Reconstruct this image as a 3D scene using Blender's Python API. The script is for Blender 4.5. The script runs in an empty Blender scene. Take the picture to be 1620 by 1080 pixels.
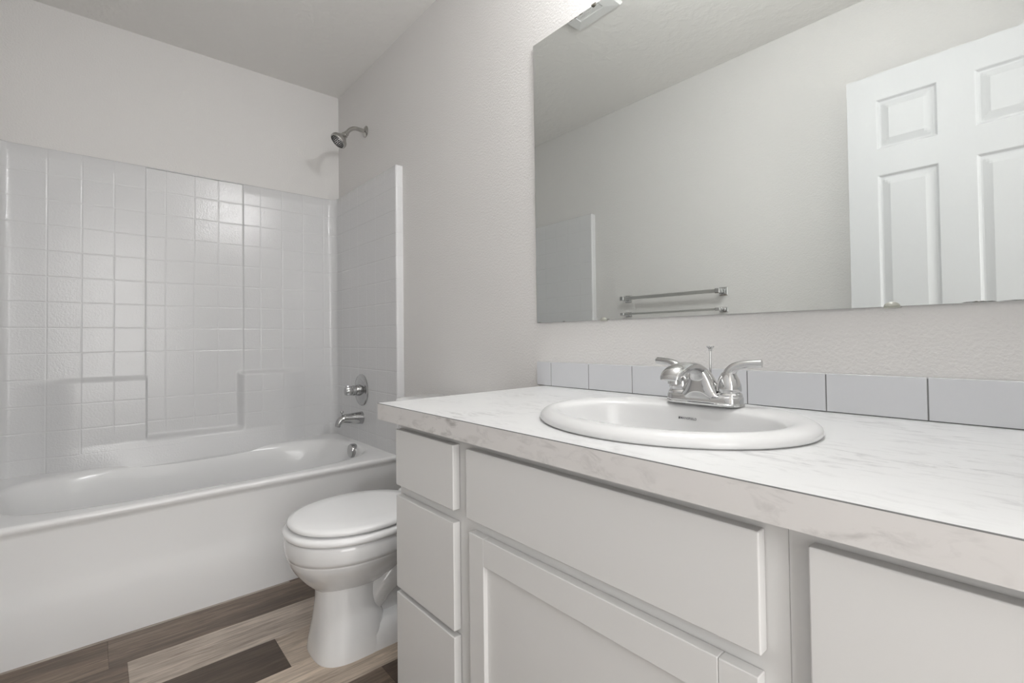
import bpy, bmesh, math, random
from mathutils import Vector, Matrix
from math import sin, cos, pi, radians
random.seed(7)
SC = bpy.context.scene
COL = SC.collection

# ------------------------------------------------------------------ camera
F_PX, CV = 757.52, 521.645
fw = Vector((-0.75475799, 0.65575015, 0.01822397)).normalized()
rt = Vector((0.65564859, 0.75497218, -0.01191355)).normalized()
up = rt.cross(fw).normalized(); rt = fw.cross(up).normalized()
cd = bpy.data.cameras.new('camera'); cam = bpy.data.objects.new('camera', cd); COL.objects.link(cam)
cd.sensor_width = 36; cd.sensor_fit = 'HORIZONTAL'; cd.lens = F_PX / 1620 * 36
cd.shift_y = -(540 - CV) / 1620; cd.clip_start = 0.01
M = Matrix((rt, up, -fw)).transposed().to_4x4(); M.translation = Vector((2.86905, -1.11111, 0.96457))
cam.matrix_world = M
SC.camera = cam

# ------------------------------------------------------------------ world, lights, exposure
W_ = bpy.data.worlds.new('world'); SC.world = W_; W_.use_nodes = True
W_.node_tree.nodes['Background'].inputs[0].default_value = (.75, .82, 1, 1)
W_.node_tree.nodes['Background'].inputs[1].default_value = 0.3
SC.view_settings.view_transform = 'Standard'; SC.view_settings.look = 'None'
SC.view_settings.gamma = 1; SC.view_settings.use_curve_mapping = False
SC.view_settings.exposure = 0.14
BULB = 142.0           # emission strength of the vanity light's globe

def area(name, loc, rot, sx, sy, power, col):
    l = bpy.data.lights.new(name, 'AREA'); l.shape = 'RECTANGLE'; l.size = sx; l.size_y = sy
    l.energy = power; l.color = col
    o = bpy.data.objects.new(name, l); COL.objects.link(o); o.location = loc; o.rotation_euler = rot
    return o
# added fill light, unseen in the hall, brightens the room through the open doorway
area('hall_fill', (4.3, -1.10, 1.35), (0, radians(90), 0), 2.0, 1.9, 50, (1, .995, .985))

# ------------------------------------------------------------------ room numbers
RX, RW, RH = 3.05, 1.457, 2.44        # room x 0..RX, y -RW..0, z 0..RH
TX = .80                              # tub front
SH = 1.804                            # surround top

# ------------------------------------------------------------------ materials
def mat(name, col, rough=.5, metal=0, coat=0, spec=.5, emis=None, estr=0):
    m = bpy.data.materials.new(name); m.use_nodes = True
    b = m.node_tree.nodes['Principled BSDF']
    b.inputs['Base Color'].default_value = (*col, 1); b.inputs['Roughness'].default_value = rough
    b.inputs['Metallic'].default_value = metal; b.inputs['Coat Weight'].default_value = coat
    b.inputs['Coat Roughness'].default_value = .05
    b.inputs['Specular IOR Level'].default_value = spec
    if emis: b.inputs['Emission Color'].default_value = (*emis, 1); b.inputs['Emission Strength'].default_value = estr
    return m
def nodes(m): return m.node_tree.nodes, m.node_tree.links, m.node_tree.nodes['Principled BSDF']
def bump(m, scale, dist, strength=1, detail=3, stretch=(1,1,1), ramp=None, rough=.5):
    n, l, b = nodes(m)
    tc = n.new('ShaderNodeTexCoord'); mp = n.new('ShaderNodeMapping'); mp.inputs['Scale'].default_value = stretch
    t = n.new('ShaderNodeTexNoise'); t.inputs['Scale'].default_value = scale; t.inputs['Detail'].default_value = detail
    t.inputs['Roughness'].default_value = rough
    bp = n.new('ShaderNodeBump'); bp.inputs['Distance'].default_value = dist; bp.inputs['Strength'].default_value = strength
    l.new(tc.outputs['Object'], mp.inputs[0]); l.new(mp.outputs[0], t.inputs[0])
    out = t.outputs[0]
    if ramp:
        r = n.new('ShaderNodeValToRGB'); r.color_ramp.elements[0].position = ramp[0]; r.color_ramp.elements[1].position = ramp[1]
        l.new(out, r.inputs[0]); out = r.outputs[0]
    l.new(out, bp.inputs['Height']); l.new(bp.outputs[0], b.inputs['Normal'])
    return m
m_wall = bump(mat('wall_paint', (.77, .755, .74), .62), 150, .0017, 1, 4)
m_ceil = bump(mat('ceiling_paint', (.86, .845, .82), .8), 26, .0012, .8, 3, ramp=(.44, .62))
m_tub = mat('tub_acrylic', (.87, .87, .87), .16, spec=.5)
m_tile = bump(mat('surround_acrylic', (.722, .722, .727), .13), 150, .0009, .8, 2)
m_porc = mat('porcelain', (.84, .84, .84), .07, coat=.5)
m_sink = mat('sink_china', (.73, .73, .73), .2)
m_seat = mat('toilet_seat_plastic', (.93, .93, .93), .16)
m_cab = mat('cabinet_paint', (.73, .725, .715), .42)
m_trim = mat('white_trim_paint', (.80, .80, .80), .4)
m_door = bump(mat('white_door_paint', (.66, .665, .675), .5), 40, .0006, .5, 3, (6, 1, 1))
m_chrome = mat('chrome', (.60, .60, .60), .06, 1)
m_chromed = mat('tub_fitting_chrome', (.50, .50, .50), .09, 1)
m_nick = mat('brushed_nickel', (.50, .49, .47), .22, 1)
m_bar = mat('satin_bar', (.62, .62, .60), .3, 1)
m_dark = mat('dark_gap', (.03, .03, .03), .6)
m_rub = mat('nozzle_rubber', (.06, .06, .06), .5)
m_mirror = mat('mirror_glass', (.82, .845, .83), .0, 1)
m_medge = mat('mirror_edge', (.08, .09, .085), .3)
m_wear = mat('mirror_silver_wear', (.12, .11, .09), .5)
m_btile = mat('backsplash_tile', (.72, .73, .755), .12)
m_grout = mat('grout', (.22, .22, .22), .9)
m_caulk = mat('caulk', (.72, .72, .71), .5)
m_plast = mat('white_plastic', (.80, .80, .79), .4)
m_clip = mat('clip_plastic', (.42, .42, .37), .3)
m_print = mat('printed_mark', (.12, .12, .13), .5)
m_globe = mat('lit_globe', (.9, .9, .9), .4, emis=(.985, .995, 1), estr=BULB)

# laminate marble
m_lam = mat('marble_laminate', (.76, .76, .76), .28)
def marble(m, base, vein, ang):
    n, l, b = nodes(m)
    tc = n.new('ShaderNodeTexCoord'); mp = n.new('ShaderNodeMapping')
    mp.inputs['Rotation'].default_value = ang; mp.inputs['Scale'].default_value = (24, 74, 60)
    t = n.new('ShaderNodeTexNoise'); t.inputs['Scale'].default_value = 1.0; t.inputs['Detail'].default_value = 8
    t.inputs['Roughness'].default_value = .62; t.inputs['Distortion'].default_value = .6
    t2 = n.new('ShaderNodeTexNoise'); t2.inputs['Scale'].default_value = 6; t2.inputs['Detail'].default_value = 2
    r = n.new('ShaderNodeValToRGB'); e = r.color_ramp.elements
    e[0].position = .50; e[0].color = (0, 0, 0, 1); e[1].position = .70; e[1].color = (1, 1, 1, 1)
    r2 = n.new('ShaderNodeValToRGB'); r2.color_ramp.elements[0].position = .38; r2.color_ramp.elements[1].position = .68
    mu = n.new('ShaderNodeMath'); mu.operation = 'MULTIPLY'
    mx = n.new('ShaderNodeMix'); mx.data_type = 'RGBA'
    mx.inputs[6].default_value = (*base, 1); mx.inputs[7].default_value = (*vein, 1)
    l.new(tc.outputs['Object'], mp.inputs[0]); l.new(mp.outputs[0], t.inputs[0]); l.new(tc.outputs['Object'], t2.inputs[0])
    l.new(t.outputs[0], r.inputs[0]); l.new(t2.outputs[0], r2.inputs[0])
    l.new(r.outputs[0], mu.inputs[0]); l.new(r2.outputs[0], mu.inputs[1]); l.new(mu.outputs[0], mx.inputs[0])
    l.new(mx.outputs[2], b.inputs['Base Color'])
marble(m_lam, (.755, .757, .757), (.42, .42, .42), (0, 0, radians(14)))
m_lame = mat('marble_laminate_edge', (.74, .72, .70), .3)
marble(m_lame, (.72, .70, .685), (.40, .385, .37), (0, radians(50), 0))

# vinyl planks: colour comes from each plank's own tone plus long grain
m_floor = mat('vinyl_plank', (.2, .16, .13), .42)
def plank(m):
    n, l, b = nodes(m)
    at = n.new('ShaderNodeAttribute'); at.attribute_name = 'tone'
    tc = n.new('ShaderNodeTexCoord'); mp = n.new('ShaderNodeMapping'); mp.inputs['Scale'].default_value = (85, 6, 1)
    off = n.new('ShaderNodeVectorMath'); off.operation = 'ADD'
    sc_ = n.new('ShaderNodeVectorMath'); sc_.operation = 'SCALE'; sc_.inputs['Scale'].default_value = 17
    l.new(at.outputs['Color'], sc_.inputs[0]); l.new(tc.outputs['Object'], mp.inputs[0])
    l.new(mp.outputs[0], off.inputs[0]); l.new(sc_.outputs[0], off.inputs[1])
    t = n.new('ShaderNodeTexNoise'); t.inputs['Scale'].default_value = 1; t.inputs['Detail'].default_value = 8
    t.inputs['Roughness'].default_value = .65; t.inputs['Distortion'].default_value = .8
    l.new(off.outputs[0], t.inputs[0])
    mp2 = n.new('ShaderNodeMapping'); mp2.inputs['Scale'].default_value = (9, 1.8, 1)
    t2 = n.new('ShaderNodeTexNoise'); t2.inputs['Scale'].default_value = 1; t2.inputs['Detail'].default_value = 4
    off2 = n.new('ShaderNodeVectorMath'); off2.operation = 'ADD'
    l.new(tc.outputs['Object'], mp2.inputs[0]); l.new(mp2.outputs[0], off2.inputs[0]); l.new(sc_.outputs[0], off2.inputs[1]); l.new(off2.outputs[0], t2.inputs[0])
    r = n.new('ShaderNodeValToRGB'); e = r.color_ramp.elements
    e[0].position = 0; e[0].color = (.070, .048, .034, 1); e[1].position = 1; e[1].color = (.74, .62, .50, 1)
    for pos, c in ((.3, (.135, .097, .071, 1)), (.55, (.26, .197, .148, 1)), (.78, (.48, .395, .315, 1))):
        x = r.color_ramp.elements.new(pos); x.color = c
    s = n.new('ShaderNodeSeparateColor'); l.new(at.outputs['Color'], s.inputs[0])
    a1 = n.new('ShaderNodeMath'); a1.operation = 'MULTIPLY_ADD'; a1.inputs[1].default_value = .95; 
    l.new(t.outputs[0], a1.inputs[0]); l.new(s.outputs[0], a1.inputs[2])
    a2 = n.new('ShaderNodeMath'); a2.operation = 'MULTIPLY_ADD'; a2.inputs[1].default_value = .75
    l.new(t2.outputs[0], a2.inputs[0]); l.new(a1.outputs[0], a2.inputs[2])
    a3 = n.new('ShaderNodeMath'); a3.operation = 'SUBTRACT'; a3.inputs[1].default_value = .85; l.new(a2.outputs[0], a3.inputs[0])
    l.new(a3.outputs[0], r.inputs[0])
    # a cooler weathered cast on some boards
    mx = n.new('ShaderNodeMix'); mx.data_type = 'RGBA'; mx.blend_type = 'MULTIPLY'; mx.inputs[7].default_value = (.86, .93, 1.05, 1)
    l.new(s.outputs[1], mx.inputs[0]); l.new(r.outputs[0], mx.inputs[6]); l.new(mx.outputs[2], b.inputs['Base Color'])
    bp = n.new('ShaderNodeBump'); bp.inputs['Distance'].default_value = .0006; bp.inputs['Strength'].default_value = .5
    l.new(t.outputs[0], bp.inputs['Height']); l.new(bp.outputs[0], b.inputs['Normal'])
plank(m_floor)

# ------------------------------------------------------------------ mesh helpers
class G:
    def __init__(s): s.v = []; s.f = []; s.m = []; s.sm = []
    def add(s, vs, fs, mi=0, sm=False):
        b = len(s.v); s.v += [tuple(v) for v in vs]
        for f in fs: s.f.append([b + i for i in f]); s.m.append(mi); s.sm.append(sm)
    def box(s, x0, x1, y0, y1, z0, z1, mi=0):
        s.add([(x0,y0,z0),(x1,y0,z0),(x1,y1,z0),(x0,y1,z0),(x0,y0,z1),(x1,y0,z1),(x1,y1,z1),(x0,y1,z1)],
              [(0,3,2,1),(4,5,6,7),(0,1,5,4),(1,2,6,5),(2,3,7,6),(3,0,4,7)], mi)
        return s
    def loft(s, rings, cap0=True, cap1=True, mi=0, sm=True, closed=True):
        n = len(rings[0]); vs = [p for r in rings for p in r]; fs = []
        for k in range(len(rings) - 1):
            for i in range(n if closed else n - 1):
                j = (i + 1) % n; fs.append((k*n+i, k*n+j, (k+1)*n+j, (k+1)*n+i))
        if cap0: fs.append(tuple(range(n))[::-1])
        if cap1: fs.append(tuple((len(rings)-1)*n + i for i in range(n)))
        s.add(vs, fs, mi, sm); return s
    def lathe(s, prof, origin=(0,0,0), axis=(0,0,1), seg=40, mi=0, cap0=True, cap1=True):
        a = Vector(axis).normalized(); q = a.to_track_quat('Z', 'Y'); o = Vector(origin)
        rings = [[o + q @ Vector((r*cos(2*pi*i/seg), r*sin(2*pi*i/seg), h)) for i in range(seg)] for r, h in prof]
        return s.loft(rings, cap0, cap1, mi)
    def sweep(s, pts, rads, seg=20, mi=0, cap=True, up=(0,0,1)):
        # tube through pts; rads = radius or (side, updown)
        P = [Vector(p) for p in pts]; rings = []; u0 = Vector(up)
        for k, p in enumerate(P):
            t = (P[min(k+1, len(P)-1)] - P[max(k-1, 0)]).normalized()
            sd = t.cross(u0)
            if sd.length < 1e-4: sd = t.cross(Vector((0,1,0)))
            sd.normalize(); u_ = sd.cross(t).normalized()
            r = rads[k]; a, b = (r, r) if not isinstance(r, (tuple, list)) else r
            rings.append([p + sd*a*cos(2*pi*i/seg) + u_*b*sin(2*pi*i/seg) for i in range(seg)])
        return s.loft(rings, cap, cap, mi)
    def build(s, name, mats, parent=None, bevel=0, seg=3, smooth=None, subsurf=0, ang=35):
        me = bpy.data.meshes.new(name); me.from_pydata(s.v, [], s.f)
        if not isinstance(mats, (list, tuple)): mats = [mats]
        for m in mats: me.materials.append(m)
        me.polygons.foreach_set('material_index', s.m)
        me.polygons.foreach_set('use_smooth', [True]*len(s.f) if (smooth or bevel) else s.sm)
        bm = bmesh.new(); bm.from_mesh(me); bmesh.ops.recalc_face_normals(bm, faces=bm.faces); bm.to_mesh(me); bm.free()
        if smooth is not None and smooth and not bevel:
            me.set_sharp_from_angle(angle=radians(ang))
        o = bpy.data.objects.new(name, me); COL.objects.link(o)
        if bevel:
            md = o.modifiers.new('bevel', 'BEVEL'); md.width = bevel; md.segments = seg; md.limit_method = 'ANGLE'
            md.angle_limit = radians(40); md.harden_normals = True
        if subsurf:
            md = o.modifiers.new('sub', 'SUBSURF'); md.levels = md.render_levels = subsurf
        if parent:
            o.parent = parent; o.matrix_parent_inverse = parent.matrix_world.inverted()
        return o

def catmull(pts, n=8):
    out = []; P = [Vector(p) for p in pts]
    for i in range(len(P)-1):
        p0 = P[max(i-1,0)]; p1 = P[i]; p2 = P[i+1]; p3 = P[min(i+2, len(P)-1)]
        for k in range(n):
            t = k/n
            out.append(.5*((2*p1)+(p2-p0)*t+(2*p0-5*p1+4*p2-p3)*t*t+(3*p1-p0-3*p2+p3)*t**3))
    out.append(P[-1]); return out
def smooth_path(pts, rads, n=8):      # spline through points with interpolated (a, b) radii
    q = catmull([(*p,) for p in pts], n)
    rr = [(r, r) if not isinstance(r, tuple) else r for r in rads]
    w = catmull([(a, b, 0) for a, b in rr], n)
    return q, [(max(v.x, 1e-4), max(v.y, 1e-4)) for v in w]
def sel(cx, cy, a, b, n, z, N=64):
    r = []
    for i in range(N):
        t = 2*pi*i/N; c, s = cos(t), sin(t)
        r.append(Vector((cx + a*math.copysign(abs(c)**(2/n), c), cy + b*math.copysign(abs(s)**(2/n), s), z)))
    return r
def rect_ring(cx, cy, x0, x1, y0, y1, z, N, r=.0):
    out = []
    for i in range(N):
        t = 2*pi*i/N; c, s = cos(t), sin(t); k = 1e9
        if c > 1e-9: k = min(k, (x1-cx)/c)
        if c < -1e-9: k = min(k, (x0-cx)/c)
        if s > 1e-9: k = min(k, (y1-cy)/s)
        if s < -1e-9: k = min(k, (y0-cy)/s)
        out.append(Vector((cx+c*k, cy+s*k, z)))
    return out
def snap_corners(ring, x0, x1, y0, y1):
    for X in (x0, x1):
        for Y in (y0, y1):
            p = min(ring, key=lambda v: (v.x-X)**2+(v.y-Y)**2); p.x = X; p.y = Y
    return ring

def thing(name, label, cat, loc=(0,0,0), group=None):
    o = bpy.data.objects.new(name, None); COL.objects.link(o); o.location = loc; o.empty_display_size = .05
    o['label'] = label; o['category'] = cat
    if group: o['group'] = group
    bpy.context.view_layer.update()
    return o
def tag(o, label, cat, group=None):
    o['label'] = label; o['category'] = cat
    if group: o['group'] = group
    return o
def struct(o): o['kind'] = 'structure'; return o

# ------------------------------------------------------------------ room shell
T = .10
struct(G().box(-T, 0, -RW-T, T, 0, RH).build('wall_left', m_wall))
struct(G().box(0, RX+T, 0, T, 0, RH).build('wall_back', m_wall))
struct(G().box(0, RX+T, -RW-T, -RW, 0, RH).build('wall_front', m_wall))
DY0, DY1, DH = -1.352, -.615, 2.045     # doorway
g = G(); g.box(RX, RX+T, DY1, 0, 0, RH); g.box(RX, RX+T, -RW, DY0, 0, RH); g.box(RX, RX+T, DY0, DY1, DH, RH)
struct(g.build('wall_right', m_wall))
struct(G().box(-T, 5.0, -2.6, 1.2, RH, RH+T).build('ceiling', m_ceil))
g = G(); g.box(RX+T, 5.0, 1.1, 1.2, 0, RH); g.box(4.9, 5.0, -2.5, 1.1, 0, RH); g.box(RX+T, 5.0, -2.6, -2.5, 0, RH)
g.box(RX, RX+T, T, 1.1, 0, RH); g.box(RX, RX+T, -2.5, -RW-T, 0, RH)
struct(g.build('wall_hall', m_wall))
# door casing
g = G()
for x0, x1 in ((RX-.012, RX), (RX+T, RX+T+.012)):
    g.box(x0, x1, DY1, DY1+.014 if x0 < RX else DY1+.057, 0, DH+.057)
    g.box(x0, x1, DY0-.057, DY0, 0, DH+.057); g.box(x0, x1, DY0, DY1, DH, DH+.057)
struct(g.build('trim_1', m_trim, bevel=.002))
# baseboards
def base(name, x0, x1, y0, y1): struct(G().box(x0, x1, y0, y1, 0, .08).build(name, m_trim, bevel=.003))
base('baseboard_back', TX+.003, 1.81, -.011, -.0005)
base('baseboard_front', TX+.003, RX-.002, -RW+.0005, -RW+.011)

# floor: planks run away from the shower wall
g = G(); tones = []
PWID = .178; x = -.077; row = 0
fixed = {5: (-1.437, -1.037), }
edges_by_row = {}
rows = []
while x < 5.0:
    rows.append((x, x+PWID)); x += PWID
def tone_for(r, k): return random.choice([.12, .3, .42, .5, .58, .66]), random.choice([0, 0, .4, .8])
special = { # row start x -> list of (y0, y1, tone, cool)
    .813: [(-2.3, -1.08, .40, .0), (-1.08, .14, .36, .25)],
    .991: [(-2.26, -1.037, .36, .05), (-1.037, .183, .76, .45)],
    1.169: [(-1.89, -.67, .14, .05), (-.67, .55, .86, .10)],
    1.347: [(-2.6, -1.35, .5, .0), (-1.35, -.13, .80, .02), (-.13, 1.0, .5, 0)],
    1.525: [(-1.69, -.47, .36, .0), (-.47, .75, .12, .25)],
}
for r, (x0, x1) in enumerate(rows):
    segs = None
    for k, v in special.items():
        if abs(k - x0) < .02: segs = list(v)
    if not segs:
        y = -2.6 - random.random()*1.2; segs = []
        while y < 1.2:
            t_, c_ = tone_for(r, 0); segs.append((y, y+1.22, t_, c_)); y += 1.22
    else:
        y = segs[0][0]
        if y > -2.6: segs.insert(0, (-2.6, y, .45, .2))
        if segs[-1][1] < 1.2: segs.append((segs[-1][1], 1.2, .5, .2))
    for (a, b, t_, c_) in segs:
        a = max(a, -2.6); b = min(b, 1.2)
        if b <= a: continue
        xa, xb = max(x0, -.1), min(x1, 5.0); e = .0003; z = -.0008
        # each plank has a hair-line bevel down to the joint
        g.add([(xa,a,z),(xb,a,z),(xb,b,z),(xa,b,z),(xa+e*2,a+e*2,0),(xb-e*2,a+e*2,0),(xb-e*2,b-e*2,0),(xa+e*2,b-e*2,0)],
              [(4,5,6,7),(0,1,5,4),(1,2,6,5),(2,3,7,6),(3,0,4,7)])
        tones += [(t_, c_, random.random(), 1)]*5
nf = len(g.f)
g.box(-T, 5.0, -2.6, 1.2, -.1, -.0008)
tones += [(.1, 0, 0, 1)]*6
fl = g.build('floor', m_floor)
fa = fl.data.attributes.new('tone', 'FLOAT_COLOR', 'FACE')
for i, c in enumerate(tones): fa.data[i].color = c
struct(fl)

# ------------------------------------------------------------------ heightfield helper (molded panels)
def sstep(a, b, x):
    if a == b: return 1.0 if x >= a else 0.0
    t = min(1, max(0, (x-a)/(b-a))); return t*t*(3-2*t)
def lines_with(base, grooves, w):
    s = set(round(v, 5) for v in base)
    for gv in grooves:
        for d in (-w-.004, -w-.0015, -w, -w*.45, 0, w*.45, w, w+.0015, w+.004): s.add(round(gv+d, 5))
    s = sorted(s); out = [s[0]]
    for v in s[1:]:
        if v - out[-1] > .0004: out.append(v)
    return out
def frange(a, b, st):
    n = max(1, round((b-a)/st)); return [a+(b-a)*i/n for i in range(n+1)]
GW, GD = .0034, .0011
def groove(d):
    d = abs(d)
    return 0 if d >= GW else -GD*(1-sstep(GW*.4, GW, d))

# ------------------------------------------------------------------ molded tub surround, three walls in one wrap
YC = -RW/2
rowz = [SH-.11*k for k in range(1, 13)]
colb = [-1.385, -1.271, -1.16, -1.05, -.857, -.740, -.636, -.44, -.331, -.22, -.105]
cole = [.69, .58, .47, .36, .25, .14]
tb, te, rc, rf = .030, .036, .045, .008
path = []   # (x, y, nx, ny, kind, coord)
def seg_line(kind, coords, f):
    for c in coords:
        x, y, nx, ny = f(c); path.append((x, y, nx, ny, kind, c))
# right end (by the shower): flange, then wall
for yy in (0, -.012, -.024): path.append((TX, yy, 1, 0, 'flange', yy))
for k in range(0, 5):
    a = (k)*pi/2/4; path.append((TX-rf+rf*cos(a), -te+rf-rf*sin(a), cos(a), -sin(a), 'flange', k))
ex = [c for c in lines_with(frange(tb+rc, TX-rf-.002, .06), cole, GW)][::-1]
seg_line('end', ex, lambda c: (c, -te, 0, -1))
for k in range(1, 9):
    a = k*pi/2/9; path.append((tb+rc-rc*sin(a), -te-rc+rc*cos(a), sin(a), -cos(a), 'cove', a))
yb_feat = []
for sgn in (-1, 1):
    for d in frange(.165, .225, .004) + frange(.26, .36, .02) + frange(.44, .56, .012): yb_feat.append(YC+sgn*d)
yl = [v for v in lines_with(frange(-RW+te+rc, -te-rc, .05)+yb_feat, colb, GW) if -RW+te+rc-1e-6 <= v <= -te-rc+1e-6][::-1]
seg_line('back', yl, lambda c: (tb, c, 1, 0))
for k in range(8, 0, -1):
    a = k*pi/2/9; path.append((tb+rc-rc*sin(a), -RW+te+rc-rc*cos(a), sin(a), cos(a), 'cove', a))
seg_line('end', ex[::-1], lambda c: (c, -RW+te, 0, 1))
for k in range(4, -1, -1):
    a = k*pi/2/4; path.append((TX-rf+rf*cos(a), -RW+te-rf+rf*sin(a), cos(a), sin(a), 'flange', k))
for yy in (.024, .012, 0): path.append((TX, -RW+yy, 1, 0, 'flange', yy))
Z0 = .355
zl = [z for z in lines_with(frange(Z0, SH-.006, .05)+frange(.355, .56, .0055)+frange(.784, .824, .0032), rowz, GW) if Z0-1e-6 <= z <= SH-.0055]
def height(kind, c, z):
    h = 0
    if kind != 'flange' or True:
        gz = min(groove(z-r) for r in rowz)
    if kind == 'end': return min(gz, min(groove(c-q) for q in cole))
    if kind in ('cove', 'flange'): return gz*(1 if kind == 'cove' else .7)
    d = abs(c-YC)
    gy = min(groove(c-q) for q in colb)
    if abs(z-.814) < .02 and d < .56: gz = 0
    # centre strip sits back a little from the two side fields
    cen = 1-sstep(.2035, .2095, d)
    top = 1-sstep(.790, .817, z)                 # 1 below the ledges
    blk = top*(1-(sstep(.38, .56, d) if c > YC else sstep(.45, .60, d)))
    inner = 1-(sstep(.172, .2085, d) if c > YC else sstep(.197, .208, d))
    dish = sstep(.507, .532, z)*inner            # the open soap niche between the blocks
    h = -.009*cen*(1-top) + .034*blk*(1-dish) - .009*dish*top
    low = (1-sstep(.418, .51, z))*(1-sstep(.25, .54, d))
    lw = 1-sstep(.22, .60, d)
    if z < .512:                                  # the wall runs straight down onto the basin's lip
        q = .033*(.512-z)/.112 if z > .40 else (.033-.001*(.40-z)/.02 if z > .38 else .032-.9*(.38-z))
        h += max(q, -.03)*lw
    if low > .05 or (d < .2 and z < .53): gg = gz*.25
    else: gg = min(gy, gz)
    if z < .56 and d < .33: gg = gz*.3
    return h+gg
rings = []
for z in zl: rings.append([(x+nx*height(kd, c, z), y+ny*height(kd, c, z), z) for x, y, nx, ny, kd, c in path])
for q, dz in ((.0015, .0045), (.004, .0015), (.007, 0)):
    rings.append([(x-nx*q, y-ny*q, SH-dz) for x, y, nx, ny, kd, c in path])
def towall(x, y, nx, ny, kd, c):
    if kd == 'flange': return (TX-.009, -.0005 if y > YC else -RW+.0005, SH)
    if abs(nx) > abs(ny): return (.0005, max(-RW+.0005, min(-.0005, y)), SH)
    return (x, -.0005 if y > YC else -RW+.0005, SH)
rings.append([towall(*p) for p in path])
g = G(); g.loft(rings, False, False, closed=False)
o = g.build('shower_surround', m_tile, smooth=True, ang=50)
tag(o, 'glossy white molded three-wall tub surround with square tile pattern', 'shower surround')

# ------------------------------------------------------------------ bathtub
tub = thing('bathtub', 'long white alcove bathtub with a plain front apron', 'bathtub', (TX/2, YC, 0))
N = 160; cx_, cy_ = .405, YC
rr = []
for z, x1, dy in ((0, .800, 0), (.006, .801, 0), (.15, .801, 0), (.175, .7985, 0), (.205, .7925, 0), (.225, .791, 0), (.378, .789, 0), (.388, .791, 0), (.396, .797, 0),
              (.404, .8005, 0), (.410, .8008, 0), (.4155, .7985, 0), (.4190, .793, 0), (.4200, .786, 0)):
    r = rect_ring(cx_, cy_, .0005, x1, -RW+.001, -.001, z, N); rr.append(snap_corners(r, .0005, x1, -RW+.001, -.001))
def bas(hx, hy, z, n=3.2, dx=0, dy=0): return sel(cx_+dx, cy_+dy, hx, hy, n, z, N)
for hx, hy, z, n, dx, dy in ((.338, .668, .4185, 3.6, 0, 0), (.328, .660, .4170, 3.5, 0, 0), (.321, .654, .4135, 3.4, 0, 0), (.315, .648, .407, 3.4, 0, 0),
                    (.309, .642, .395, 3.3, 0, 0), (.300, .628, .34, 3.2, 0, .008), (.285, .600, .24, 3.1, 0, .02), (.268, .560, .14, 3, 0, .035),
                    (.245, .525, .095, 3, 0, .045), (.20, .47, .078, 2.8, 0, .05), (.1, .3, .072, 2.4, 0, .05), (.02, .05, .070, 2, 0, .06)):
    rr.append(bas(hx, hy, z, n, dx, dy))
g = G(); g.loft(rr, True, True); g.build('tub_shell', m_tub, tub, smooth=True, ang=60)
g = G(); g.lathe([(.034, 0), (.0355, .004), (.0355, .024), (.033, .030), (.026, .0315), (0.001, .0315)], (.405, -.076, .385), (0, -1, .06), 40)
ov = g.build('overflow_plate', m_chromed, tub, smooth=True, ang=30)
g = G(); g.lathe([(.03, .0), (.03, .004), (.02, .006), (.001, .006)], (.405, -.30, .0725), (0, 0, 1), 32); g.build('drain', m_chrome, tub, smooth=True)
# caulk line at tub foot
# tub spout
sp = thing('tub_spout', 'short chrome tub spout with a pull-up diverter knob', 'tub spout', (.40, -.036, .55))
q, w = smooth_path([(.40, -.037, .552), (.40, -.06, .553), (.40, -.10, .555), (.40, -.135, .556), (.40, -.155, .548), (.40, -.165, .534), (.40, -.167, .522)],
                   [(.033, .0335), (.031, .031), (.026, .0265), (.0225, .022), (.021, .0175), (.019, .0145), (.018, .014)], 6)
g = G(); g.sweep(q, w, 28); g.build('spout_body', m_chromed, sp, smooth=True, ang=50)
g = G(); g.lathe([(.0035, 0), (.0035, .016), (.008, .018), (.009, .022), (.007, .026), (.001, .027)], (.40, -.145, .572), (0, 0, 1), 20); g.build('diverter_knob', m_chromed, sp, smooth=True)
g = G(); g.lathe([(.013, 0), (.013, .003), (.001, .003)], (.40, -.1675, .5225), (0, -.25, -1), 20); g.build('outlet', m_dark, sp)
# shower valve
vl = thing('shower_valve', 'round chrome shower valve plate with a stubby knob above the spout', 'shower valve', (.40, -.036, .70))
g = G(); g.lathe([(.084, .0), (.084, .002), (.080, .0065), (.070, .009), (.066, .0085), (.060, .011), (.040, .014), (.033, .015), (.001, .015)], (.40, -.0365, .70), (0, -1, 0), 56)
g.build('escutcheon', m_chromed, vl, smooth=True, ang=40)
g = G(); g.lathe([(.030, .014), (.029, .03), (.027, .036), (.0245, .037), (.0245, .039), (.027, .040), (.027, .055), (.024, .058)], (.40, -.0365, .70), (0, -1, 0), 40)
g.build('sleeve', m_chromed, vl, smooth=True, ang=30)
g = G(); pr = []
for h, r in ((.056, .020), (.060, .0235), (.085, .0225), (.090, .020), (.0915, .015)):
    pr.append([Vector((.40 + (r+.0018*cos(6*t))*cos(t), -.0365-h, .70 + (r+.0018*cos(6*t))*sin(t))) for t in [2*pi*i/48 for i in range(48)]])
g.loft(pr); g.build('knob', m_chromed, vl, smooth=True, ang=40)
g = G(); q, w = smooth_path([(.40, -.115, .715), (.412, -.119, .722), (.425, -.122, .727)], [.0055, .005, .004], 4); g.sweep(q, w, 12); g.build('lever', m_chromed, vl, smooth=True)
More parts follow.
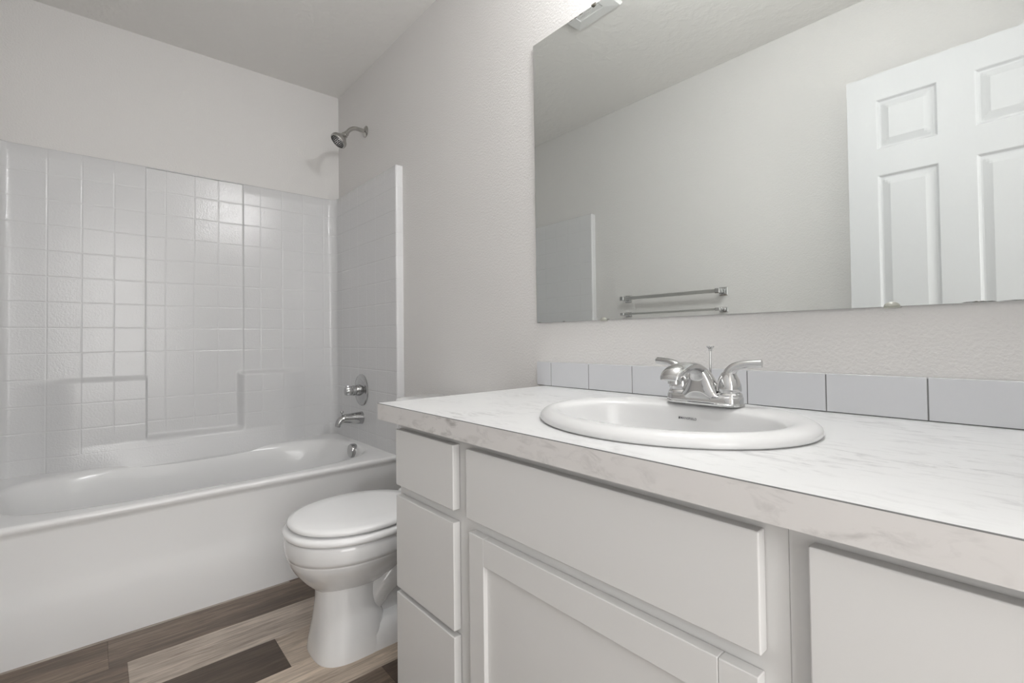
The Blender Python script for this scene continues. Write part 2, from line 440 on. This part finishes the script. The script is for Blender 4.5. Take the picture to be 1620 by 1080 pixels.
# shower head
sh = thing('shower_head', 'brushed metal shower head on a bent arm high on the wall', 'shower head', (.39, 0, 2.105))
g = G(); g.lathe([(.031, .0005), (.031, .002), (.028, .005), (.017, .009), (.012, .012), (.0095, .013)], (.39, 0, 2.105), (0, -1, 0), 40); g.build('wall_flange', m_nick, sh, smooth=True, ang=40)
q, w = smooth_path([(.39, -.004, 2.105), (.39, -.03, 2.107), (.39, -.062, 2.106), (.39, -.088, 2.092), (.39, -.107, 2.068), (.39, -.112, 2.060)], [.0105]*6, 8)
g = G(); g.sweep(q, w, 20); g.build('arm', m_nick, sh, smooth=True)
hd = Vector((0, -.52, -.60)).normalized(); ho = Vector((.39, -.108, 2.066))
g = G(); g.lathe([(.0125, -.004), (.014, 0), (.014, .010), (.017, .014), (.017, .019), (.0165, .021), (.021, .030), (.033, .045), (.042, .054), (.0445, .060), (.0445, .070), (.042, .074), (.038, .0745)], ho, hd, 44, cap1=False)
hb = g.build('head_body', m_nick, sh, smooth=True, ang=30)
qd = hd.to_track_quat('Z', 'Y')
g = G(); g.lathe([(.038, .0745), (.037, .070), (.030, .071), (.029, .0735), (.001, .0735)], ho, hd, 44, cap0=False); fp = g.build('face_plate', m_chrome, hb, smooth=True, ang=25)
g = G()
for rn, cnt in ((.009, 6), (.018, 12), (.0255, 18), (.0335, 22)):
    for i in range(cnt):
        t = 2*pi*i/cnt; base_z = .0735 if rn < .028 else .0708
        p = ho + qd @ Vector((rn*cos(t), rn*sin(t), base_z-.001)); g.lathe([(.0030, 0), (.0027, .003), (.0010, .0034)], p, hd, 8)
g.build('nozzles', m_rub, hb, smooth=True)

# ------------------------------------------------------------------ toilet
TC = 1.34
tl = thing('toilet', 'white two-piece toilet with closed lid between tub and vanity', 'toilet', (TC, -.40, 0))
def ring(yf, yb, a, n, z, N=64, cx=TC): return sel(cx, (yf+yb)/2, a, (yb-yf)/2, n, z, N)
def interp(keys, n=6):
    ks = catmull([(k[0], k[1], k[2]) for k in keys], n); k2 = catmull([(k[3], k[4], 0) for k in keys], n)
    return [(a.x, a.y, a.z, b.x, b.y) for a, b in zip(ks, k2)]
g = G()
col = [(-.612, -.37, .112, 3.0, 0), (-.612, -.37, .112, 3.0, .006), (-.609, -.38, .110, 2.9, .03), (-.600, -.395, .100, 2.6, .09), (-.594, -.41, .090, 2.4, .15), (-.594, -.41, .084, 2.3, .20), (-.600, -.38, .086, 2.3, .225), (-.615, -.34, .10, 2.3, .245)]
g.loft([ring(*k) for k in interp(col, 5)])
bowl = [(-.585, -.37, .060, 2.1, .188), (-.605, -.35, .085, 2.1, .205), (-.632, -.32, .115, 2.15, .232), (-.655, -.30, .142, 2.2, .262), (-.670, -.285, .160, 2.2, .288), (-.6755, -.275, .1675, 2.2, .305), (-.6765, -.272, .1685, 2.2, .311),
        (-.6795, -.270, .174, 2.2, .317), (-.682, -.268, .178, 2.2, .325), (-.683, -.265, .180, 2.2, .345), (-.681, -.262, .179, 2.2, .362), (-.676, -.265, .174, 2.2, .3685), (-.665, -.27, .165, 2.2, .370)]
g.loft([ring(*k) for k in interp(bowl, 4)])
# rear deck that carries the tank
g.loft([ring(-.36, -.05, .10, 3, .22), ring(-.38, -.045, .13, 3, .26), ring(-.38, -.04, .15, 3.5, .31), ring(-.36, -.04, .155, 4, .362), ring(-.35, -.045, .150, 4, .369)])
# foot plate running back to the wall
g.loft([ring(-.60, -.10, .112, 3.5, 0), ring(-.60, -.10, .112, 3.5, .012), ring(-.59, -.11, .106, 3.3, .045), ring(-.58, -.12, .092, 3.0, .070), ring(-.56, -.14, .070, 2.6, .082)])
# trapway bulge on each side
for sgn in (-1, 1):
    q, w = smooth_path([(TC+sgn*.030, -.45, .10), (TC+sgn*.040, -.40, .175), (TC+sgn*.046, -.33, .215), (TC+sgn*.046, -.25, .205), (TC+sgn*.044, -.20, .15), (TC+sgn*.038, -.18, .07), (TC+sgn*.036, -.18, .01)],
                       [.040, .050, .056, .055, .050, .046, .046], 6)
    g.sweep(q, w, 24)
g.loft([ring(-.52, -.14, .050, 2.4, .02), ring(-.50, -.12, .052, 2.4, .26)])
g.build('bowl', m_porc, tl, smooth=True, ang=60)
# floor bolt caps
for sgn in (-1, 1):
    c = G(); c.lathe([(.014, 0), (.013, .010), (.008, .015), (.001, .016)], (TC+sgn*.085, -.30, .045), (0, 0, 1), 20); c.build('bolt_cap', m_plast, tl, smooth=True)
g = G(); keys = [(-.676, -.258, .176, 2.15, .3705), (-.683, -.255, .183, 2.15, .3725), (-.687, -.252, .187, 2.15, .379), (-.686, -.252, .186, 2.15, .387), (-.681, -.254, .182, 2.15, .3915), (-.672, -.256, .174, 2.15, .3935)]
g.loft([ring(*k) for k in keys]); g.build('seat', m_seat, tl, smooth=True, ang=60)
g = G(); keys = [(-.655, -.262, .160, 2.1, .3975), (-.669, -.260, .175, 2.1, .3990), (-.674, -.259, .1795, 2.1, .4035), (-.6745, -.259, .180, 2.1, .409), (-.670, -.260, .176, 2.1, .4145), (-.655, -.265, .164, 2.1, .418), (-.60, -.30, .12, 2.1, .4205), (-.50, -.38, .04, 2.0, .4215)]
g.loft([ring(*k) for k in keys]); g.build('lid', m_seat, tl, smooth=True, ang=60)
for sgn in (-1, 1):
    c = G(); c.lathe([(.013, -.03), (.0145, -.027), (.0145, .027), (.013, .03)], (TC+sgn*.075, -.250, .400), (1, 0, 0), 20)
    c.lathe([(.015, 0), (.014, .03)], (TC+sgn*.075, -.250, .370), (0, 0, 1), 20); c.build('hinge', m_seat, tl, smooth=True, ang=40)
g = G(); g.loft([ring(-.205, -.03, .185, 5, .370), ring(-.215, -.025, .20, 6, .39), ring(-.222, -.02, .21, 7, .60), ring(-.222, -.02, .212, 7, .70)]); g.build('tank', m_porc, tl, smooth=True, ang=50)
g = G(); g.loft([ring(-.228, -.014, .219, 7, .7005), ring(-.232, -.012, .223, 7, .706), ring(-.232, -.012, .223, 7, .726), ring(-.226, -.016, .217, 7, .736), ring(-.21, -.03, .20, 6, .739)]); g.build('tank_lid', m_porc, tl, smooth=True, ang=50)
g = G(); g.lathe([(.014, 0), (.014, .01), (.006, .012)], (TC-.14, -.2225, .655), (0, -1, 0), 20); q, w = smooth_path([(TC-.14, -.238, .655), (TC-.11, -.241, .652), (TC-.07, -.240, .646)], [(.006,.009), (.005,.008), (.005,.01)], 4); g.sweep(q, w, 12)
g.build('flush_lever', m_chrome, tl, smooth=True, ang=40)

# ------------------------------------------------------------------ vanity
FY, DFY = -.555, -.573      # face frame, door front
def slab(name, x0, x1, z0, z1, parent):
    return G().box(x0, x1, DFY, FY-.0005, z0, z1).build(name, m_cab, parent, bevel=.0022, seg=2)
def shaker(x0, x1, z0, z1, parent, sw=.045, tw=.051):
    g = G(); y0, y1 = DFY, FY-.0005
    g.box(x0, x0+sw, y0, y1, z0, z1); g.box(x1-sw, x1, y0, y1, z0, z1)
    g.box(x0+sw, x1-sw, y0, y1, z1-tw, z1); g.box(x0+sw, x1-sw, y0, y1, z0, z0+tw)
    d = g.build('cabinet_door', m_cab, parent, bevel=.0016, seg=2)
    G().box(x0+sw-.004, x1-sw+.004, y0+.009, y1-.001, z0+tw-.004, z1-tw+.004).build('door_panel', m_cab, d)
    return d
def carcass(x0, x1, parent):
    g = G(); g.box(x0, x1, FY, FY+.018, .10, .7695); t = .016                       # face frame, sides, bottom, back, toe kick
    g.box(x0, x0+t, FY+.018, -.002, .10, .7695); g.box(x1-t, x1, FY+.018, -.002, .10, .7695)
    g.box(x0+t, x1-t, FY+.018, -.018, .10, .116); g.box(x0+t, x1-t, -.018, -.002, .10, .7695)
    g.box(x0, x1, FY+.07, FY+.086, 0, .10); g.box(x0, x0+t, FY+.086, -.002, 0, .10); g.box(x1-t, x1, FY+.086, -.002, 0, .10)
    return g.build('carcass', m_cab, parent, bevel=.0006, seg=1)
va = thing('vanity_cabinet', 'light grey vanity base with three stacked drawers and a door under the sink', 'vanity cabinet', (2.243, -.28, 0))
carcass(1.8135, 2.6729, va)
slab('drawer', 1.8235, 2.0645, .6225, .7535, va); slab('drawer', 1.8235, 2.0645, .384, .5985, va); slab('drawer', 1.8235, 2.0645, .125, .3725, va)
slab('false_drawer_front', 2.108, 2.6495, .6205, .7535, va)
shaker(2.1165, 2.6465, .125, .597, va)
vb = thing('vanity_cabinet', 'light grey vanity base at the right edge, plain slab drawer on top', 'vanity cabinet', (2.861, -.28, 0))
carcass(2.6731, 3.048, vb)
slab('drawer', 2.6965, 3.03, .584, .7535, vb); shaker(2.6965, 3.03, .125, .560, vb)

# countertop with an oval cut-out
SX, SY, SA, SB = 2.3915, -.3297, .2445, .2079
CT, CB, CX0, CX1, CY0 = .8106, .7715, 1.7615, 3.049, -.588
ct = thing('countertop', 'white marble-look laminate countertop with a thick front edge', 'countertop', (2.4, -.3, CB))
N = 128
out = snap_corners(rect_ring(SX, SY, CX0, CX1, CY0, -.0005, CT, N), CX0, CX1, CY0, -.0005)
inn = sel(SX, SY-.004, SA-.02, SB-.02, 2, CT, N)
g = G(); g.loft([inn, out], False, False, sm=False)
inb = [Vector((p.x, p.y, CT-.018)) for p in inn]; g.loft([inn, inb], False, False)
outb = [Vector((p.x, p.y, CT-.018)) for p in out]; g.loft([out, outb], False, False, sm=False); g.loft([inb, outb], False, False, sm=False)
g.build('top', m_lam, ct)
g = G(); g.box(CX0, CX1, CY0-.0012, CY0+.018, CB, CT-.0012, 0); g.box(CX0+.0002, CX1, CY0-.0013, CY0-.0001, CT-.0012, CT+.0001, 1)
g.build('front_edge', [m_lame, m_grout], ct)
g = G(); g.box(CX0-.0012, CX0+.018, CY0+.018, -.0008, CB, CT-.0012, 0); g.build('side_edge', [m_lame], ct)

# tiled backsplash: one course of tiles over grout
g = G(); g.box(1.7245, 3.048, -.0088, -.0005, CT+.0003, .8855, 1)
xs = [1.7235, 1.789, 1.944, 2.0965, 2.2525, 2.402, 2.5555, 2.711, 2.866, 3.0205, 3.0485]
for a, b in zip(xs[:-1], xs[1:]): g.box(a+.0010, b-.0010, -.0095, -.0012, CT+.0018, .8875, 0)
o = g.build('backsplash', [m_btile, m_grout], bevel=.0009, seg=2)
tag(o, 'single row of glossy white rectangular tiles along the back of the countertop', 'backsplash')

# sink
sk = thing('bathroom_sink', 'oval white drop-in sink with a rounded rim, set in the countertop', 'sink', (SX, SY, CT))
SZ = CT
K = [ # a, b, yc, n, z
 (SA-.004, SB-.004, SY, 2, SZ+.0003), (SA, SB, SY, 2, SZ+.003), (SA, SB, SY, 2, SZ+.009), (SA-.004, SB-.004, SY, 2, SZ+.0145), (SA-.011, SB-.010, SY, 2, SZ+.0185),
 (SA-.020, SB-.019, SY-.001, 2.02, SZ+.0205), (SA-.030, SB-.036, SY-.006, 2.08, SZ+.0200), (.207, .152, -.342, 2.2, SZ+.0175), (.2005, .142, -.346, 2.25, SZ+.0125),
 (.197, .137, -.347, 2.3, SZ+.004), (.192, .131, -.347, 2.3, SZ-.016), (.182, .123, -.347, 2.25, SZ-.045), (.160, .106, -.347, 2.2, SZ-.078), (.125, .083, -.345, 2.1, SZ-.103), (.075, .055, -.342, 2, SZ-.119), (.03, .03, -.340, 2, SZ-.126), (.022, .022, -.34, 2, SZ-.128)]
ks = catmull([(k[0], k[1], k[2]) for k in K], 3); k2 = catmull([(k[3], k[4], 0) for k in K], 3)
g = G(); g.loft([sel(SX, a.z, a.x, a.y, b.x, b.y, 96) for a, b in zip(ks, k2)], False, True)
g.build('basin', m_sink, sk, smooth=True, ang=60)
g = G(); g.lathe([(.0225, 0), (.0215, .004), (.017, .004), (.015, .001), (.001, .001)], (SX, -.34, SZ-.129), (0, 0, 1), 32); g.build('drain', m_chrome, sk, smooth=True, ang=30)
g = G(); g.lathe([(.0075, 0), (.0075, .002), (.0055, .0022), (.005, .0005), (.001, .0004)], (SX, -.4715, SZ-.022), (0, 1, .25), 20); g.build('overflow_hole', m_grout, sk)
tcu = bpy.data.curves.new('maker_text', 'FONT'); tcu.body = 'MANSFIELD'; tcu.size = .0062; tcu.align_x = 'CENTER'; tcu.align_y = 'CENTER'; tcu.space_character = 1.1; tcu.offset = .00012
to = bpy.data.objects.new('tmp', tcu); COL.objects.link(to); bpy.context.view_layer.update()
tme = bpy.data.meshes.new_from_object(to.evaluated_get(bpy.context.evaluated_depsgraph_get())); bpy.data.objects.remove(to)
tme.materials.clear(); tme.materials.append(m_print)
# small square emblem in front of the word
bm = bmesh.new(); bm.from_mesh(tme); x0 = min(v.co.x for v in bm.verts) - .0046
for (a, b, c, d) in ((0, .0034, .0022, -.0022),):
    vs = [bm.verts.new((x0+p, q_, 0)) for p, q_ in ((a, d), (b, d), (b, c), (a, c))]; bm.faces.new(vs)
bm.to_mesh(tme); bm.free()
to = bpy.data.objects.new('maker_mark', tme); COL.objects.link(to)
TXT_Z = SZ-.010; 
to.matrix_world = Matrix.Translation((2.374, -.2165, TXT_Z)) @ Matrix.Rotation(radians(90-15), 4, 'X')
to['label'] = 'small dark printed maker name'
bpy.context.view_layer.update(); mw = to.matrix_world.copy(); to.parent = sk; to.matrix_parent_inverse = sk.matrix_world.inverted(); to.matrix_world = mw

# faucet
fc = thing('faucet', 'chrome centerset sink faucet with two curved lever handles', 'faucet', (SX, -.185, SZ+.0205))
FX, FYc, FZ = SX, -.186, SZ+.0195
def stad(hx, hy, z, N=64, r=None, yc=FYc):
    out = []
    for i in range(N):
        t = 2*pi*i/N; c, s = cos(t), sin(t); sx = hx-hy
        out.append(Vector((FX + (sx if c > 0 else -sx)*(1 if abs(c) > .02 else 0) + hy*c, yc + hy*s, z)))
    return out
g = G(); g.loft([stad(.0775, .0275, FZ), stad(.0785, .0285, FZ+.002), stad(.0785, .0285, FZ+.004), stad(.077, .027, FZ+.0052), stad(.0768, .0268, FZ+.015), stad(.0755, .0255, FZ+.018), stad(.072, .022, FZ+.0195), stad(.06, .014, FZ+.0198)])
g.build('base_plate', m_chrome, fc, smooth=True, ang=50)
g = G()
body = [(.052, .0245, -.190, 2.6, .012), (.045, .0245, -.191, 2.5, .018), (.0375, .024, -.192, 2.4, .026), (.0315, .0225, -.193, 2.3, .037), (.0265, .0205, -.195, 2.2, .049), (.0215, .0185, -.199, 2.1, .060), (.0160, .0150, -.205, 2.0, .068), (.009, .009, -.210, 2.0, .073)]
kb = catmull([(a, b, c) for a, b, c, d, e in body], 5); kz = catmull([(d, e, 0) for a, b, c, d, e in body], 5)
g.loft([sel(FX, a.z, a.x, a.y, b.x, FZ+b.y, 48) for a, b in zip(kb, kz)])
q, w = smooth_path([(FX, -.152, FZ+.014), (FX, -.166, FZ+.034), (FX, -.186, FZ+.055), (FX, -.213, FZ+.0700), (FX, -.245, FZ+.0745), (FX, -.275, FZ+.0735), (FX, -.298, FZ+.0685), (FX, -.312, FZ+.0610), (FX, -.3175, FZ+.0545)],
                   [(.026, .010), (.021, .013), (.0170, .013), (.0150, .0115), (.0150, .0105), (.0180, .0110), (.0205, .0110), (.0195, .0075), (.0165, .003)], 6)
g.sweep(q, w, 32)
g.build('spout', m_chrome, fc, smooth=True, ang=60)
g = G(); g.lathe([(.0115, 0), (.0115, -.008), (.0122, -.009), (.0122, -.015), (.011, -.016), (.0095, -.014), (.001, -.014)], (FX, -.296, FZ+.062), (0, 0, 1), 28); g.build('aerator', m_chrome, fc, smooth=True, ang=30)
for sgn in (-1, 1):
    hx = FX+sgn*.0508
    g = G(); g.lathe([(.0245, .014), (.0243, .022), (.0215, .0255), (.0195, .026), (.0195, .0275), (.0225, .028), (.0232, .0315), (.0222, .040), (.0192, .050), (.0150, .059), (.0120, .064)], (hx, FYc, FZ), (0, 0, 1), 40)
    hd_ = g.build('handle_hub', m_chrome, fc, smooth=True, ang=25)
    g = G(); q, w = smooth_path([(hx, FYc, FZ+.052), (hx+sgn*.002, FYc+.001, FZ+.063), (hx+sgn*.010, FYc+.002, FZ+.0735), (hx+sgn*.024, FYc+.004, FZ+.0790), (hx+sgn*.042, FYc+.007, FZ+.0815), (hx+sgn*.058, FYc+.010, FZ+.0825)],
                               [(.0130, .0130), (.0122, .0118), (.0108, .0092), (.0096, .0082), (.0094, .0078), (.0094, .0076)], 6)
    g.sweep(q, w, 24, up=(0, 1, 0) if False else (0, 0, 1)); g.build('lever_handle', m_chrome, fc, smooth=True, ang=50)
g = G(); g.sweep([(FX, -.158, FZ+.016), (FX+.002, -.160, FZ+.105)], [.0022, .0022], 12)
g.lathe([(.003, 0), (.0035, .004), (.0075, .0085), (.0080, .0105), (.006, .0100), (.003, .0085), (.0005, .0085)], (FX+.002, -.160, FZ+.104), (0, 0, 1), 20); g.build('lift_rod', m_chrome, fc, smooth=True, ang=30)

# ------------------------------------------------------------------ mirror
mi = thing('wall_mirror', 'wide frameless wall mirror above the sink', 'mirror', (2.38, -.003, 1.0))
mt, mb, ml, mlt, mr = 1.9452, 1.0155, 1.7245, 1.7225, 3.03
g = G(); y0, y1 = -.0060, -.0006
V = [(ml, mb), (mr, mb), (mr, mt), (mlt, mt)]
g.add([(x, y0, z) for x, z in V] + [(x, y1, z) for x, z in V], [(0, 1, 2, 3)], 0)
g.add([(x, y0, z) for x, z in V] + [(x, y1, z) for x, z in V], [(4, 7, 6, 5), (0, 4, 5, 1), (1, 5, 6, 2), (2, 6, 7, 3), (3, 7, 4, 0)], 1)
g.build('glass', [m_mirror, m_medge], mi)
def halfdisc(x, z, sgn, r=.0115, m=None):
    g = G(); n = 14
    a = [(x+r*cos(pi*i/n), z+sgn*r*.75*sin(pi*i/n)) for i in range(n+1)]
    g.loft([[Vector((px, -.0062, pz)) for px, pz in a], [Vector((px, -.0085, pz)) for px, pz in a]])
    g.box(x-r, x+r, -.0085, -.0005, *(sorted((z, z-sgn*.0025))))
    g.build('clip', m or m_clip, mi)
halfdisc(2.0005, mb-.0005, 1, .010); halfdisc(2.6635, mb-.0005, 1, .012); halfdisc(1.982, mt+.0005, -1, .008, m_wear); halfdisc(2.6635, mt+.0005, -1, .012)
def wear(x0, x1, z, up_, h):      # worn silver along the edges
    g = G()
    n = 14; top = []
    for i in range(n+1):
        t = i/n; top.append((x0+(x1-x0)*t, z+up_*h*(sin(pi*t)**.6)*(.45+.55*random.random())))
    vs = [(x, -.0063, z) for x, _ in top] + [(x, -.0063, zz) for x, zz in top]
    g.add(vs, [(i, i+1, n+2+i, n+1+i) for i in range(n)])
    g.build('worn_patch', m_wear, mi)
wear(2.757, 2.80, mb+.0004, 1, .0025); wear(2.80, 2.95, mb+.0004, 1, .0018); wear(1.905, 1.917, mt-.0004, -1, .004); wear(1.925, 1.94, mt-.0004, -1, .005); wear(1.725, 1.745, mb+.0004, 1, .0016); wear(1.84, 1.852, mb+.0004, 1, .002)
wear(2.011, 2.022, mb+.0004, 1, .0022); wear(1.885, 1.90, mt-.0004, -1, .003)

# ------------------------------------------------------------------ light above the mirror (just out of the frame)
LX, LZ, R_ = 2.33, 2.17, .058
lt = thing('vanity_light', 'single white globe light on a chrome backplate above the mirror', 'light fixture', (LX, 0, LZ))
g = G(); g.lathe([(.062, .0005), (.062, .010), (.054, .018), (.030, .022), (.026, .045), (.034, .050), (.034, .072), (.030, .075)], (LX, 0, LZ), (0, -1, 0), 40); g.build('backplate', m_chrome, lt, smooth=True, ang=30)
g = G(); g.lathe([(max(.001, R_*sin(pi*k/20)), -R_*cos(pi*k/20)) for k in range(21)], (LX, -.076-R_*.93, LZ), (0, -1, 0), 36); g.build('globe', m_globe, lt, smooth=True, ang=60)

# ------------------------------------------------------------------ exhaust fan cover on the ceiling
fn = thing('exhaust_fan', 'square white exhaust fan cover on the ceiling, mirrored above the sink', 'exhaust fan', (1.51, -.51, RH))
x0, x1, y0, y1 = 1.385, 1.630, -.640, -.400
g = G()
def rr4(i, z): return [Vector((x0+i, y0+i, z)), Vector((x1-i, y0+i, z)), Vector((x1-i, y1-i, z)), Vector((x0+i, y1-i, z))]
g.loft([rr4(0, RH-.0005), rr4(0, RH-.008), rr4(.006, RH-.016), rr4(.056, RH-.020), rr4(.058, RH-.016)], False, True, sm=False)
g.build('cover', m_plast, fn)
g = G()
for k in range(9):
    yy = y0+.066+k*.0128
    g.box(x0+.061, x1-.061, yy, yy+.0085, RH-.0185, RH-.0142)
g.build('grille', m_plast, fn)

# ------------------------------------------------------------------ towel bars on the far wall
def towel_bar(z, label, s=1.0):
    t = thing('towel_bar', label, 'towel bar', (1.367, -RW, z), 'towel bars one above the other')
    for x in (1.062, 1.672):
        g = G()
        def q4(h, d): return [Vector((x-h, -RW+d, z-h*s)), Vector((x+h, -RW+d, z-h*s)), Vector((x+h, -RW+d, z+h*s)), Vector((x-h, -RW+d, z+h*s))]
        g.loft([q4(.023, .0006), q4(.023, .004), q4(.019, .008), q4(.011, .011), q4(.010, .045), q4(.013, .050), q4(.013, .076), q4(.010, .079)], sm=False)
        g.build('bracket', m_chrome, t, bevel=.001, seg=2)
    g = G(); g.box(1.0735, 1.6605, -RW+.0555, -RW+.0705, z-.0095*s, z+.0095*s); g.build('bar', m_bar, t, bevel=.001, seg=2)
towel_bar(1.206, 'chrome towel bar seen in the mirror, upper of the two')
towel_bar(1.108, 'chrome towel bar seen in the mirror, lower of the two', .6)

# ------------------------------------------------------------------ six-panel door, open against the far wall
DX0, DX1, DF, DB, DT = 2.285, 3.045, -1.313, -1.348, 2.03
cols = ((2.385, 2.573), (2.677, 2.945))
rows_ = ((1.718, 1.922), (.985, 1.612), (.24, .85))
def dprof(d):     # d = distance inside the panel edge
    if d <= 0: return 0
    if d < .009: return -.009*sstep(0, .009, d)
    if d < .014: return -.009
    if d < .040: return -.009+.0085*((d-.014)/.026)
    return -.0005 if d > .041 else -.0005
offs = (0, .003, .006, .009, .014, .022, .031, .040, .042)
xl = sorted({round(v, 5) for c0, c1 in cols for o_ in offs for v in (c0+o_, c1-o_)} | {DX0, DX1})
zl_ = sorted({round(v, 5) for c0, c1 in rows_ for o_ in offs for v in (c0+o_, c1-o_)} | {.008, DT})
def dd(x, z):
    best = 0
    for c0, c1 in cols:
        for r0, r1 in rows_:
            best = max(best, min(x-c0, c1-x, z-r0, r1-z))
    return dprof(best)
door = bpy.data.objects.new('door_1', None); COL.objects.link(door); door.location = (DX1, DB, 0); struct(door); bpy.context.view_layer.update()
g = G()
fr = [[Vector((x, DF+dd(x, z), z)) for x in xl] for z in zl_]
bk = [[Vector((x, DB-dd(x, z), z)) for x in xl] for z in zl_]
g.loft(fr, False, False, closed=False); g.loft(bk, False, False, closed=False)
g.add([(DX0, DF, .008), (DX0, DB, .008), (DX0, DB, DT), (DX0, DF, DT)], [(0, 1, 2, 3)])
g.add([(DX1, DF, .008), (DX1, DB, .008), (DX1, DB, DT), (DX1, DF, DT)], [(0, 1, 2, 3)])
g.add([(DX0, DF, DT), (DX1, DF, DT), (DX1, DB, DT), (DX0, DB, DT)], [(0, 1, 2, 3)])
g.add([(DX0, DF, .008), (DX1, DF, .008), (DX1, DB, .008), (DX0, DB, .008)], [(0, 1, 2, 3)])
dl = g.build('door_leaf', m_door, door, smooth=True, ang=12)
for s_, yy in ((1, DF), (-1, DB)):
    g = G(); g.lathe([(.032, 0), (.032, .004), (.026, .008), (.012, .011), (.011, .028), (.016, .033), (.026, .042), (.028, .050), (.025, .058), (.015, .063), (.001, .064)], (DX0+.062, yy, .93), (0, s_, 0), 36)
    g.build('door_knob', m_nick, door, smooth=True, ang=35)
for zz in (.22, 1.02, 1.82):
    g = G(); g.lathe([(.006, -.045), (.006, .045)], (DX1+.001, DF+.004, zz), (0, 0, 1), 14); g.build('hinge', m_nick, door)
